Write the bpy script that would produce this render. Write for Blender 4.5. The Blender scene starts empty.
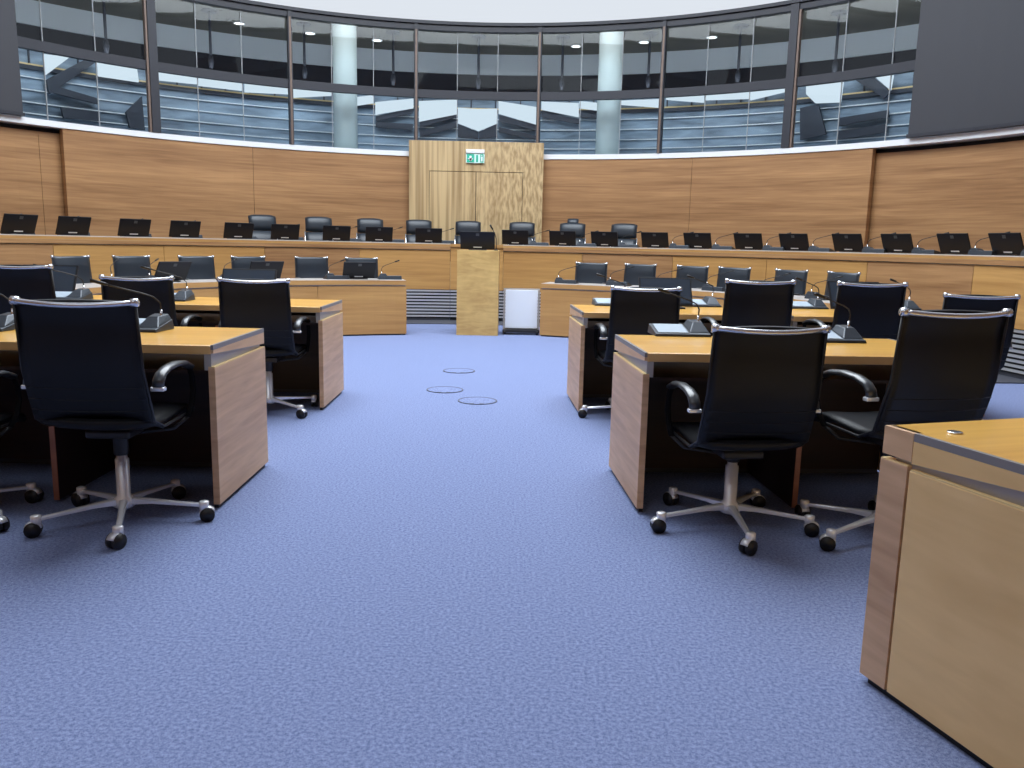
import bpy, math, random
from mathutils import Vector, Matrix
random.seed(7)
S = bpy.context.scene
COL = S.collection
PI = math.pi
# ------------------------------------------------------------------ camera
F = 820.0; TH = math.radians(9.63); RO = math.radians(1.24); H = 1.198
_d = Vector((0, -math.sin(TH), -math.cos(TH))); _f = Vector((0, math.cos(TH), -math.sin(TH))); _x = Vector((1, 0, 0))
AX = math.cos(RO)*_x - math.sin(RO)*_d          # image right
AD = math.sin(RO)*_x + math.cos(RO)*_d          # image down
cam = bpy.data.objects.new('camera', bpy.data.cameras.new('camera')); COL.objects.link(cam)
M = Matrix((AX, -AD, -_f)).transposed().to_4x4(); M.translation = Vector((0, 0, H)); cam.matrix_world = M
cam.data.sensor_fit = 'HORIZONTAL'; cam.data.sensor_width = 36; cam.data.lens = F/1024*36
cam.data.clip_start = 0.05; cam.data.clip_end = 200
S.camera = cam
# ------------------------------------------------------------------ light and exposure
S.view_settings.view_transform = 'Standard'; S.view_settings.look = 'None'
S.view_settings.gamma = 1; S.view_settings.use_curve_mapping = False
S.view_settings.exposure = 0.0
W = bpy.data.worlds.new('world'); S.world = W; W.use_nodes = True
W.node_tree.nodes['Background'].inputs[0].default_value = (0.75, 0.85, 1.0, 1)
W.node_tree.nodes['Background'].inputs[1].default_value = 0.3
SKY_MAIN = 8.5      # strength of the round skylight over the hall
FILL_SIDE = 1.7      # strength of the unseen strip added as fill near the camera
BAND = 0.86         # strength of the emission that brightens the white ceiling cove
# hall geometry: concentric arcs about CX, CY
CX, CY = -0.544, 7.322
RW = 7.2; RB = 5.532; RF = 3.65
ZS, ZR, ZT = 2.644, 3.683, 4.81
PLAT = 0.43

# ------------------------------------------------------------------ materials
MATS = {}
def principled(name, col, rough=0.5, metal=0.0, spec=0.5, coat=0.0):
    if name in MATS: return MATS[name]
    m = bpy.data.materials.new(name); m.use_nodes = True
    b = m.node_tree.nodes['Principled BSDF']
    b.inputs['Base Color'].default_value = (*col, 1); b.inputs['Roughness'].default_value = rough
    b.inputs['Metallic'].default_value = metal; b.inputs['Specular IOR Level'].default_value = spec
    b.inputs['Coat Weight'].default_value = coat; b.inputs['Coat Roughness'].default_value = 0.1
    MATS[name] = m; return m
def srgb(r, g, b):
    f = lambda c: (c/255/12.92) if c/255 <= .04045 else ((c/255+.055)/1.055)**2.4
    return (f(r), f(g), f(b))
def wood(name, c1, c2, scale=(1.2, 1.2, 28), rough=0.4, coat=0.0, dist=0.6, scale2=(.35, .35, 5)):
    m = principled(name, c1, rough, coat=coat); nt = m.node_tree; N = nt.nodes; L = nt.links
    tc = N.new('ShaderNodeTexCoord'); mp = N.new('ShaderNodeMapping'); mp.inputs['Scale'].default_value = scale
    mp2 = N.new('ShaderNodeMapping'); mp2.inputs['Scale'].default_value = scale2
    L.new(tc.outputs['Object'], mp.inputs[0]); L.new(tc.outputs['Object'], mp2.inputs[0])
    n1 = N.new('ShaderNodeTexNoise'); n1.inputs['Scale'].default_value = 1; n1.inputs['Detail'].default_value = 6
    n1.inputs['Distortion'].default_value = dist
    n2 = N.new('ShaderNodeTexNoise'); n2.inputs['Scale'].default_value = 1; n2.inputs['Detail'].default_value = 3
    L.new(mp.outputs[0], n1.inputs['Vector']); L.new(mp2.outputs[0], n2.inputs['Vector'])
    mx = N.new('ShaderNodeMath'); mx.operation = 'ADD'; L.new(n1.outputs[0], mx.inputs[0]); L.new(n2.outputs[0], mx.inputs[1])
    hf = N.new('ShaderNodeMath'); hf.operation = 'MULTIPLY'; hf.inputs[1].default_value = .5; L.new(mx.outputs[0], hf.inputs[0])
    cr = N.new('ShaderNodeValToRGB'); cr.color_ramp.elements[0].position = .32; cr.color_ramp.elements[1].position = .68
    cr.color_ramp.elements[0].color = (*c2, 1); cr.color_ramp.elements[1].color = (*c1, 1)
    L.new(hf.outputs[0], cr.inputs[0]); L.new(cr.outputs[0], N['Principled BSDF'].inputs['Base Color'])
    return m
WALLWOOD = wood('wall_wood', srgb(184, 141, 97), srgb(132, 93, 60))
BENCHWOOD = wood('bench_wood', srgb(200, 155, 94), srgb(166, 120, 68))
PODWOOD = wood('lectern_wood', srgb(222, 188, 120), srgb(178, 140, 84), (3, 3, 14), dist=1.2, scale2=(3, 3, 3))
TOPWOOD = wood('worktop_wood', srgb(242, 190, 92), srgb(214, 156, 66), (1.2, 30, 30), rough=.28, coat=.3, scale2=(.6, 6, 6))
ENDWOOD = wood('end_panel_wood', srgb(230, 190, 148), srgb(186, 145, 108), (4, 2, 26), rough=.45, scale2=(2, 1, 5))
PANELWOOD = wood('desk_panel_wood', srgb(250, 212, 150), srgb(226, 186, 124), (2, 2, 12), rough=.45, scale2=(2, 2, 3))
EDGEWOOD = principled('raw_edge_wood', srgb(226, 196, 140), .5)
DIVIDER = principled('divider_dark', srgb(44, 26, 24), .6)
STRIP = wood('divider_strip_wood', srgb(170, 112, 86), srgb(136, 88, 66), (2, 2, 20))
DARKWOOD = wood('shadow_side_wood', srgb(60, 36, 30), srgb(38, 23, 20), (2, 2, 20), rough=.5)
BAND_G = principled('grey_edge_band', srgb(134, 130, 130), .45)
METAL_G = principled('brushed_grey_metal', srgb(176, 172, 168), .45, .2)
JOINT = principled('glazing_seal', (.38, .4, .42), .5)
ALU = principled('aluminium', (.72, .73, .75), .35, .7)
CHROME = principled('chrome', (.85, .86, .88), .15, .9)
POLISHED = principled('polished_aluminium', (.88, .9, .94), .26, .45, .9)
RAIL = principled('rail_metal', (.8, .82, .86), .2, .8, .8)
PAD = principled('glossy_arm_leather', (.02, .025, .032), .3, spec=1.0)
LEATHER = principled('black_leather', (.006, .007, .010), .45, spec=.3)
LEATHER2 = principled('charcoal_leather', (.018, .026, .038), .4, spec=.6)
MATTE = principled('matte_black', (.004, .004, .005), .8, spec=.15)
RUBBER = principled('black_plastic', (.008, .008, .01), .45)
SHELL = principled('monitor_shell', (.006, .007, .011), .5, spec=.3)
DARKMETAL = principled('dark_frame_paint', srgb(38, 40, 50), .5)
BRONZE = principled('bronze_strip', srgb(112, 94, 84), .45, .2)
WHITE = principled('white_paint', (.82, .84, .87), .6)
WHITEP = principled('white_lacquer', (.78, .84, .92), .4)
STONE = principled('dark_floor_edge', srgb(62, 64, 74), .5)
GRILLEBACK = principled('grille_shadow_black', (.01, .01, .014), .8)
SCREEN = principled('screen_glass', (.03, .045, .07), .12, spec=.8)
REFLSCREEN = principled('display_with_reflection', (.42, .5, .58), .25)  # ceiling reflection on the display put into its pale colour
UNITGREY = principled('unit_grey', (.045, .055, .07), .3, .3)
LOGO = principled('grey_emblem', (.06, .065, .07), .4)
LABELW = principled('white_sticker', (.55, .57, .6), .5)
DARKPANEL = principled('dark_wall_panel', srgb(54, 55, 62), .55)
GALCEIL = principled('gallery_ceiling', srgb(104, 103, 96), .8)
GALBAND = principled('gallery_band', srgb(205, 214, 224), .8)
GALDARK = principled('gallery_dark', srgb(34, 36, 48), .8)
GALLOW = wood('gallery_reflection_tone', srgb(164, 184, 204), srgb(66, 80, 96), (1.6, 1.6, 9), .6, scale2=(.5, .5, 2.5))
COLWHITE = principled('column_paint', srgb(214, 226, 226), .7)
GREEN = principled('exit_green', srgb(40, 180, 150), .5)
LAMP_REFL_DARK = principled('dark_lamp_and_reflection', srgb(50, 55, 68), .6)  # gallery lamps and rails, also the dark shapes of painted window reflections

def carpet():
    m = principled('blue_carpet', srgb(104, 120, 190), .95, spec=.1); nt = m.node_tree; N = nt.nodes; L = nt.links
    tc = N.new('ShaderNodeTexCoord')
    a = N.new('ShaderNodeTexNoise'); a.inputs['Scale'].default_value = 300; a.inputs['Detail'].default_value = 3
    b = N.new('ShaderNodeTexNoise'); b.inputs['Scale'].default_value = 90; b.inputs['Detail'].default_value = 4
    L.new(tc.outputs['Object'], a.inputs['Vector']); L.new(tc.outputs['Object'], b.inputs['Vector'])
    ad = N.new('ShaderNodeMath'); ad.operation = 'ADD'; L.new(a.outputs[0], ad.inputs[0]); L.new(b.outputs[0], ad.inputs[1])
    hf = N.new('ShaderNodeMath'); hf.operation = 'MULTIPLY'; hf.inputs[1].default_value = .5; L.new(ad.outputs[0], hf.inputs[0])
    cr = N.new('ShaderNodeValToRGB'); e = cr.color_ramp.elements
    e[0].position = .34; e[0].color = (*srgb(84, 96, 134), 1); e[1].position = .66; e[1].color = (*srgb(148, 161, 200), 1)
    L.new(hf.outputs[0], cr.inputs[0]); L.new(cr.outputs[0], N['Principled BSDF'].inputs['Base Color'])
    bp = N.new('ShaderNodeBump'); bp.inputs['Strength'].default_value = .25; bp.inputs['Distance'].default_value = .004
    L.new(a.outputs[0], bp.inputs['Height']); L.new(bp.outputs[0], N['Principled BSDF'].inputs['Normal'])
    return m
CARPET = carpet()
def zebra():
    # vertical figured veneer; the figure turns mottled towards +x
    m = principled('zebra_veneer', srgb(205, 178, 128), .5); nt = m.node_tree; N = nt.nodes; L = nt.links
    tc = N.new('ShaderNodeTexCoord')
    mp = N.new('ShaderNodeMapping'); mp.inputs['Scale'].default_value = (17, 1, .35); L.new(tc.outputs['Object'], mp.inputs[0])
    n1 = N.new('ShaderNodeTexNoise'); n1.inputs['Scale'].default_value = 1; n1.inputs['Detail'].default_value = 3; L.new(mp.outputs[0], n1.inputs['Vector'])
    mp2 = N.new('ShaderNodeMapping'); mp2.inputs['Scale'].default_value = (24, 1, 6); mp2.inputs['Rotation'].default_value = (0, .45, 0)
    L.new(tc.outputs['Object'], mp2.inputs[0])
    n2 = N.new('ShaderNodeTexNoise'); n2.inputs['Scale'].default_value = 1; n2.inputs['Detail'].default_value = 3; L.new(mp2.outputs[0], n2.inputs['Vector'])
    sx = N.new('ShaderNodeSeparateXYZ'); L.new(tc.outputs['Object'], sx.inputs[0])
    mr = N.new('ShaderNodeMapRange'); mr.inputs[1].default_value = -.4; mr.inputs[2].default_value = .7; L.new(sx.outputs[0], mr.inputs[0])
    mx = N.new('ShaderNodeMix'); L.new(mr.outputs[0], mx.inputs[0]); L.new(n1.outputs[0], mx.inputs[2]); L.new(n2.outputs[0], mx.inputs[3])
    cr = N.new('ShaderNodeValToRGB'); e = cr.color_ramp.elements
    e[0].position = .38; e[0].color = (*srgb(158, 131, 92), 1); e[1].position = .6; e[1].color = (*srgb(202, 176, 132), 1)
    L.new(mx.outputs[0], cr.inputs[0]); L.new(cr.outputs[0], N['Principled BSDF'].inputs['Base Color'])
    return m
ZEBRA = zebra()
def emit(name, col, s):
    m = bpy.data.materials.new(name); m.use_nodes = True; nt = m.node_tree
    nt.nodes.remove(nt.nodes['Principled BSDF']); e = nt.nodes.new('ShaderNodeEmission')
    e.inputs[0].default_value = (*col, 1); e.inputs[1].default_value = s
    nt.links.new(e.outputs[0], nt.nodes['Material Output'].inputs[0]); return m
SKYMAT = emit('skylight_glow', (.86, .93, 1.0), SKY_MAIN)
FILLMAT = emit('side_fill_glow', (.86, .93, 1.0), FILL_SIDE)
COVE = emit('cove_emission', (.86, .92, 1.0), BAND)
REFLGLOW = emit('painted_reflection', (.78, .9, 1.0), .98)
GALUPFILL = emit('gallery_ceiling_fill', (.95, .98, 1.0), 6.0)
GALFILL = emit('gallery_fill_glow', (.95, .98, 1.0), 8.0)
LAMPGLOW = emit('downlight_glow', (1, 1, 1), 3.0)
def glass(name, tint, refl):
    m = bpy.data.materials.new(name); m.use_nodes = True; nt = m.node_tree; nt.nodes.remove(nt.nodes['Principled BSDF'])
    t = nt.nodes.new('ShaderNodeBsdfTransparent'); t.inputs[0].default_value = (*tint, 1)
    g = nt.nodes.new('ShaderNodeBsdfGlossy'); g.inputs['Roughness'].default_value = .02
    mx = nt.nodes.new('ShaderNodeMixShader'); mx.inputs[0].default_value = refl
    nt.links.new(t.outputs[0], mx.inputs[1]); nt.links.new(g.outputs[0], mx.inputs[2])
    nt.links.new(mx.outputs[0], nt.nodes['Material Output'].inputs[0]); return m
GLASS = glass('window_glass', (.92, .95, .96), .018)

# ------------------------------------------------------------------ mesh helpers
class MB:
    def __init__(s): s.v = []; s.f = []; s.sm = []
    def add(s, vs, fs, smooth=False):
        o = len(s.v); s.v += [tuple(v) for v in vs]; s.f += [tuple(i+o for i in f) for f in fs]; s.sm += [smooth]*len(fs); return s
    def box(s, x0, x1, y0, y1, z0, z1):
        return s.hexa([(x0,y0,z0),(x1,y0,z0),(x1,y1,z0),(x0,y1,z0)], [(x0,y0,z1),(x1,y0,z1),(x1,y1,z1),(x0,y1,z1)])
    def hexa(s, b, t):
        return s.add(list(b)+list(t), [(3,2,1,0),(4,5,6,7),(0,1,5,4),(1,2,6,5),(2,3,7,6),(3,0,4,7)])
    def arc(s, r0, r1, a0, a1, z0, z1, n=None, c=(CX, CY)):
        n = n or max(2, int(abs(a1-a0)/math.radians(2.5))+1)
        vs = []; fs = []
        for i in range(n+1):
            a = a0+(a1-a0)*i/n
            for r, z in ((r0, z0), (r1, z0), (r1, z1), (r0, z1)):
                vs.append((c[0]+r*math.cos(a), c[1]+r*math.sin(a), z))
        for i in range(n):
            for k in range(4):
                a, b = i*4+k, i*4+(k+1) % 4; fs.append((a, a+4, b+4, b))
        fs.append((0, 1, 2, 3)); e = n*4; fs.append((e+3, e+2, e+1, e))
        return s.add(vs, fs)
    def tube(s, pts, r, n=10, caps=True):
        pts = [Vector(p) for p in pts]; rs = r if isinstance(r, (list, tuple)) else [r]*len(pts)
        vs = []; fs = []; T0 = (pts[1]-pts[0]).normalized()
        up = Vector((0, 0, 1)) if abs(T0.z) < .9 else Vector((1, 0, 0)); u = T0.cross(up).normalized()
        for i, p in enumerate(pts):
            T = (pts[min(i+1, len(pts)-1)]-pts[max(i-1, 0)]).normalized()
            u = (u-T*u.dot(T)).normalized(); w = T.cross(u)
            for k in range(n):
                a = 2*PI*k/n; vs.append(p+(u*math.cos(a)+w*math.sin(a))*rs[i])
        for i in range(len(pts)-1):
            for k in range(n):
                fs.append((i*n+k, i*n+(k+1) % n, (i+1)*n+(k+1) % n, (i+1)*n+k))
        if caps: fs.append(tuple(range(n-1, -1, -1))); fs.append(tuple((len(pts)-1)*n+k for k in range(n)))
        return s.add(vs, fs, True)
    def lathe(s, prof, n=20, c=(0, 0), smooth=True):
        vs = []; fs = []
        for r, z in prof:
            for k in range(n): a = 2*PI*k/n; vs.append((c[0]+r*math.cos(a), c[1]+r*math.sin(a), z))
        for i in range(len(prof)-1):
            for k in range(n): fs.append((i*n+k, i*n+(k+1) % n, (i+1)*n+(k+1) % n, (i+1)*n+k))
        fs.append(tuple(range(n-1, -1, -1))); fs.append(tuple((len(prof)-1)*n+k for k in range(n)))
        return s.add(vs, fs, smooth)
    def ribbon(s, path, width, thick, nx=8, bulge=0.0, wtop=None):
        """upholstered panel: path in the y,z plane swept across x; bulge curves it across the width"""
        pts = [Vector((0, p[0], p[1])) for p in path]; n = len(pts); vs = []; fs = []
        for side in (0, 1):
            for i, p in enumerate(pts):
                T = (pts[min(i+1, n-1)]-pts[max(i-1, 0)]).normalized(); N_ = Vector((0, T.z, -T.y))
                w = width+((wtop-width)*i/(n-1) if wtop else 0)
                for k in range(nx+1):
                    u = -1+2*k/nx
                    q = p+N_*(thick*(.5 if side else -.5)*(1-.5*abs(u)**8))-N_*bulge*(1-u*u)
                    vs.append((u*w/2, q.y, q.z))
        m = n*(nx+1)
        for i in range(n-1):
            for k in range(nx):
                a = i*(nx+1)+k; b = a+1; c = a+nx+1; d = c+1
                fs.append((a, c, d, b)); fs.append((m+a, m+b, m+d, m+c))
        for i in range(n-1):
            for k in (0, nx):
                a = i*(nx+1)+k; c = a+nx+1
                fs.append((a, m+a, m+c, c) if k == 0 else (a, c, m+c, m+a))
        for i in (0, n-1):
            for k in range(nx):
                a = i*(nx+1)+k; fs.append((a, a+1, m+a+1, m+a) if i == 0 else (a, m+a, m+a+1, a+1))
        return s.add(vs, fs, True)
    def build(s, name, mat, parent=None, bevel=0.0, kind=None, loc=None, rz=0.0):
        me = bpy.data.meshes.new(name); me.from_pydata(s.v, [], s.f); me.update()
        me.polygons.foreach_set('use_smooth', s.sm); me.materials.append(mat)
        o = bpy.data.objects.new(name, me); COL.objects.link(o)
        if parent: o.parent = parent
        if loc: o.location = loc
        o.rotation_euler.z = rz
        if kind: o['kind'] = kind
        if bevel:
            b = o.modifiers.new('bevel', 'BEVEL'); b.width = bevel; b.segments = 2; b.limit_method = 'ANGLE'; b.angle_limit = .7
        return o
def tag(o, label, cat, group=None):
    o['label'] = label; o['category'] = cat
    if group: o['group'] = group
    return o
def empty(name, loc=(0, 0, 0), rz=0.0):
    o = bpy.data.objects.new(name, None); COL.objects.link(o); o.location = loc; o.rotation_euler = (0, 0, rz)
    o.empty_display_size = .1; return o
def copy_tree(o, parent=None):
    c = o.copy(); COL.objects.link(c); c.parent = parent
    for ch in list(o.children): copy_tree(ch, c)
    return c
class Kind:
    """first use hands out the prototype itself, later uses hand out copies"""
    def __init__(s, root): s.root = root; s.used = False
    def put(s, loc, rz, label, cat, group):
        if not s.used: s.used = True; o = s.root
        else:
            o = copy_tree(s.root)
        o.location = loc; o.rotation_euler = (0, 0, rz); return tag(o, label, cat, group)
def ray(px, py):
    return (px-512)/F*AX + (py-384)/F*AD + _f
def ground(px, py, z=0.0):
    d = ray(px, py); k = (z-H)/d.z; return d.x*k, d.y*k
def angle_at(px, R, z):
    """the angle on the arc of radius R at height z that stands in image column px"""
    best = None
    for i in range(0, 1801):
        a = math.radians(i*.1); P = Vector((CX+R*math.cos(a), CY+R*math.sin(a), z-H)); dz = P.dot(_f)
        if dz < .3: continue
        u = 512+F*P.dot(AX)/dz
        if best is None or abs(u-px) < best[0]: best = (abs(u-px), a)
    return best[1]
def pol(R, a, z=0.0): return (CX+R*math.cos(a), CY+R*math.sin(a), z)

# ================================================================== the hall
MB().add([(-9, -3.6, 0), (9, -3.6, 0), (9, 16, 0), (-9, 16, 0), (-9, -3.6, -.1), (9, -3.6, -.1), (9, 16, -.1), (-9, 16, -.1)],
         [(0, 1, 2, 3), (7, 6, 5, 4), (0, 4, 5, 1), (1, 5, 6, 2), (2, 6, 7, 3), (3, 7, 4, 0)]).build('floor', CARPET, kind='structure')
A0, A1 = math.radians(-20), math.radians(200)
# dark stone margin in front of the rear counter and the raised floor behind it
MB().arc(5.0, RB+.02, math.radians(4), math.radians(176), 0, .012).build('trim_1', STONE, kind='structure')
MB().arc(RB+.06, RW+.3, A0, A1, 0.0, PLAT).build('floor_raised', CARPET, kind='structure')

# lower wall: veneered panels with joints, end sections set back
aD0, aD1 = angle_at(409, RW, 2.0), angle_at(543, RW, 2.0)
aL = angle_at(66, RW, 1.9); aRr = angle_at(868, RW, 1.9)
a254, a690, a43 = angle_at(254, RW, 1.9), angle_at(690, RW, 1.9), angle_at(43, RW+.1, 1.9)
wl = MB(); g = .0004
wl.arc(RW, RW+.09, a254+g, aL, PLAT, ZS); wl.arc(RW, RW+.09, aD0-.02, a254-g, PLAT, ZS)
wl.build('wall_back_left', WALLWOOD, kind='structure')
wr = MB(); wr.arc(RW, RW+.09, a690+g, aD1+.02, PLAT, ZS); wr.arc(RW, RW+.09, aRr, a690-g, PLAT, ZS)
wr.build('wall_back_right', WALLWOOD, kind='structure')
w3 = MB(); w3.arc(RW+.13, RW+.2, aL-.02, a43-g, PLAT, ZS-.06); w3.arc(RW+.13, RW+.2, a43+g, A1, PLAT, ZS-.06)
w3.build('wall_left', WALLWOOD, kind='structure')
MB().arc(RW+.13, RW+.2, A0, aRr+.02, PLAT, ZS-.06).build('wall_right', WALLWOOD, kind='structure')
MB().arc(RW+.2, RW+.3, A0, A1, 0, ZS).build('wall_core', GRILLEBACK, kind='structure')
# white sill over it
MB().arc(RW-.02, RW+.32, A0, A1, ZS+.005, ZS+.085).build('trim_2', WHITE, kind='structure')
# white cove above the windows, ceiling, skylight and an added fill strip
def ring(name, prof, mat):
    n = 90; vs = []; fs = []
    for i in range(n+1):
        a = A0+(A1-A0)*i/n
        for r, z in prof: vs.append(pol(r, a, z))
    m = len(prof)
    for i in range(n):
        for k in range(m-1): fs.append((i*m+k, i*m+k+1, (i+1)*m+k+1, (i+1)*m+k))
    return MB().add(vs, fs).build(name, mat, kind='structure')
ring('ceiling_cove', [(RW+.05, ZT+.0), (RW+.05, 5.5), (RW-.5, 6.6), (RW-.9, 7.0)], COVE)
MB().box(-9, 9, -3.6, 16, 7.02, 7.15).build('ceiling', WHITE, kind='structure')
sk = empty('skylight', (CX, CY+.7, 6.9)); sk['kind'] = 'structure'; sk.name = 'ceiling_skylight_and_fill'
MB().lathe([(4.0, 0), (4.0, .04)], 64).build('diffuser_and_fill', SKYMAT, sk)
MB().arc(4.0, 4.2, 0, 2*PI-.001, -.06, .1, 72, c=(0, 0)).build('rim', DARKMETAL, sk)
sk2 = empty('ceiling_skylight_and_fill', (-3.2, -1.4, 6.95)); sk2['kind'] = 'structure'  # unseen strip added to fill the near floor and aisle-facing panels
MB().box(-3.5, 3.5, -1.4, 1.4, 0, .04).build('diffuser_and_fill', FILLMAT, sk2)
# closing walls beside and behind the photographer
for nm, b in (('wall_side_left', (-8.2, -8.1, -3.6, 5.2)), ('wall_side_right', (7.2, 7.3, -3.6, 5.2)), ('wall_behind', (-8.2, 7.3, -3.7, -3.6))):
    MB().box(*b, 0, 7.02).build(nm, WALLWOOD, kind='structure')

# ------------------------------------------------------------------ windows: seven bays between mullions
heavy = [150, 796]; mull = [22-126, 15, 153, 291, 416, 539, 662, 791, 921]
inner = {0: (), 1: (44, 97), 2: (198, 243), 3: (332, 374), 4: (457, 497), 5: (580, 621), 6: (705, 749), 7: (841, 890)}
ZG0 = ZS+.09
def am(px): return angle_at(px, RW, 3.7)
edges = [am(p) for p in mull[1:]]
for i in range(1, 8):
    aa, ab = edges[i-1], edges[i]
    w = empty('window_%d' % i, pol(RW, (aa+ab)/2, ZG0)); w['kind'] = 'structure'; o0 = Vector(w.location)
    def bld(mb, name, mat, par=w, bevel=0):
        mb.v = [tuple(Vector(v)-o0) for v in mb.v]; return mb.build(name, mat, par, bevel)
    js = [aa]+[am(p) for p in inner[i]]+[ab]
    for k in range(len(js)-1):
        for z0, z1 in ((ZG0, ZR-.06), (ZR+.06, ZT-.1)):
            a_, b_ = js[k], js[k+1]; p, q = Vector(pol(RW+.06, a_)), Vector(pol(RW+.06, b_)); n = ((p+q)/2-Vector((CX, CY, 0))).normalized()*.012
            m = MB().hexa([(p.x, p.y, z0), (q.x, q.y, z0), (q.x+n.x, q.y+n.y, z0), (p.x+n.x, p.y+n.y, z0)],
                          [(p.x, p.y, z1), (q.x, q.y, z1), (q.x+n.x, q.y+n.y, z1), (p.x+n.x, p.y+n.y, z1)])
            bld(m, 'pane', GLASS)
    for k in range(1, len(js)-1):
        d = .0006
        bld(MB().arc(RW+.035, RW+.058, js[k]-d, js[k]+d, ZG0, ZT-.1, 1), 'glazing_joint', JOINT)
    bld(MB().arc(RW+.0, RW+.1, ab, aa, ZR-.065, ZR+.065), 'transom', DARKMETAL)
    m = MB().arc(RW-.01, RW+.1, ab, aa, ZT-.11, ZT-.03); m.arc(RW-.05, RW+.1, ab, aa, ZT-.02, ZT+.03)
    bld(m, 'header', DARKMETAL)
    hv = i in (2, 7)
    if i == 1: continue
    wd = .0085 if hv else .0042
    bld(MB().arc(RW-.04, RW+.09, aa-wd, aa+wd, ZG0, ZT-.03, 1), 'mullion', DARKMETAL)
    sgn = -1 if aa > PI/2 else 1
    bld(MB().arc(RW-.045, RW+.03, aa-(.0022 if not hv else .0095+.0035*sgn), aa+(.0022 if not hv else .0095-.0035*sgn) if not hv else aa-.0065, ZG0, ZT-.12, 1) if not hv else
        MB().arc(RW-.03, RW+.05, aa+sgn*(-wd-.003)-.002, aa+sgn*(-wd-.003)+.002, ZG0, ZT-.12, 1), 'cover_strip', BRONZE)

# dark panels that close the window band at either end
for px, side, nm in ((22, 1, 'left'), (910, -1, 'right')):
    a = angle_at(px, RW-.05, 3.0); e = a+side*math.radians(38)
    o0 = Vector(pol(RW-.15, a, ZS+.1))
    m = MB().arc(RW-.055, RW+.0, min(a, e), max(a, e), ZS+.13, 6.3); m.v = [tuple(Vector(v)-o0) for v in m.v]
    r = empty('wall_panel', o0)
    tag(r, 'tall dark grey panel above the wooden wall, covering the %s end of the window band' % nm, 'wall panel')
    m.build('board', DARKPANEL, r)
    m = MB().arc(RW-.1, RW+.0, min(a, e), max(a, e), ZS+.09, ZS+.13); m.v = [tuple(Vector(v)-o0) for v in m.v]; m.build('bottom_rail', DARKMETAL, r)

# ------------------------------------------------------------------ gallery behind the windows
MB().arc(RW+.33, RW+3.4, A0, A1, ZS-.1, ZS).build('floor_gallery', GALBAND, kind='structure')
MB().arc(RW+.1, RW+3.5, A0, A1, 5.06, 5.14).build('ceiling_gallery', GALCEIL, kind='structure')
MB().arc(RW+3.3, RW+3.4, A0, A1, 4.66, 5.06).build('wall_gallery_bulkhead', GALBAND, kind='structure')
MB().arc(RW+.13, RW+.16, A0, A1, 4.87, 5.02).build('trim_gallery_hidden_fill', GALFILL, kind='structure')  # hidden strip added to brighten the gallery and its columns
MB().arc(RW+3.34, RW+3.44, A0, A1, ZS, 4.66).build('wall_gallery', GALDARK, kind='structure')
pt = MB().arc(RW+1.5, RW+1.54, A0, A1, ZS, 4.0).build('wall_gallery_reflection_backdrop', GALLOW, kind='structure')  # added backdrop standing in for reflections in the lower panes
MB().arc(RW+1.58, RW+1.72, A0, A1, 3.93, 3.95).build('trim_gallery_ceiling_fill', GALUPFILL, kind='structure')  # hidden strip added to brighten the gallery ceiling and bulkhead
for z in (2.82, 2.98, 3.14, 3.32, 3.5):
    MB().arc(RW+1.46, RW+1.495, A0, A1, z, z+.014).build('rail', WHITE, pt)
MB().arc(RW+1.45, RW+1.495, A0, A1, 3.62, 3.68).build('dark_rail', LAMP_REFL_DARK, pt)
MB().arc(RW+1.46, RW+1.495, A0, A1, 3.68, 3.705).build('rail', EDGEWOOD, pt)
for px in [30+i*24.5 for i in range(37)]:
    a = angle_at(px, RW+1.5, 3.5); MB().arc(RW+1.47, RW+1.498, a-.0012, a+.0012, 3.7, 4.0, 1).build('post', LAMP_REFL_DARK, pt)
def quad_on(R, pts, th):
    """sloping slab standing on the arc R, given its outline as image points"""
    out = []
    for px, py in pts:
        lo, hi = ZS, 5.2
        for _ in range(18):
            mid = (lo+hi)/2; a = angle_at_fast(px, R, mid); P = Vector(pol(R, a, mid-H)); v = 384+F*P.dot(AD)/P.dot(_f)
            if v > py: lo = mid
            else: hi = mid
        out.append((a, mid))
    n = len(out)
    vs = [pol(R, a, z) for a, z in out]+[pol(R+th, a, z) for a, z in out]
    fs = [tuple(range(n)), tuple(range(2*n-1, n-1, -1))]+[(i, i+n, (i+1) % n+n, (i+1) % n) for i in range(n)]
    return vs, fs
def angle_at_fast(px, R, z):
    lo, hi = math.radians(8), math.radians(172)
    for _ in range(22):
        a = (lo+hi)/2; P = Vector(pol(R, a, z-H)); u = 512+F*P.dot(AX)/P.dot(_f)
        if u > px: lo = a
        else: hi = a
    return a
panels = [  # bright skylight reflections of the lower panes, modelled as glowing slabs
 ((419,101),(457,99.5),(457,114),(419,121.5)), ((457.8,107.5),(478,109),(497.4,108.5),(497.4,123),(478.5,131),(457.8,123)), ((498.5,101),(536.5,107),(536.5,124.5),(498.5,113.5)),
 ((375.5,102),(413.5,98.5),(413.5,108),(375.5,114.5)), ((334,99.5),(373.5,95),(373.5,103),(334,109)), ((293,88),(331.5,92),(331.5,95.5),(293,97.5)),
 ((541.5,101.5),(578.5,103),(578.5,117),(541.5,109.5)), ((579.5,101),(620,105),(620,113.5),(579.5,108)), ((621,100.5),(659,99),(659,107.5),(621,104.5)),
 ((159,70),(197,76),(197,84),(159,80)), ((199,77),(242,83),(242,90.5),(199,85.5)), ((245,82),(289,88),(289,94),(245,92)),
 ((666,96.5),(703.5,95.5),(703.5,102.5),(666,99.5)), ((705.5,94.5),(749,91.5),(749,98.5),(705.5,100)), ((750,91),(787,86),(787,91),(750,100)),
 ((44,54),(70,57),(46,75)), ((98,62),(137,68),(139,82),(99,76)), ((806,83),(843,80.5),(840,102),(815,103),(806,94)), ((874,76),(893,73),(890,90)),
]
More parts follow.
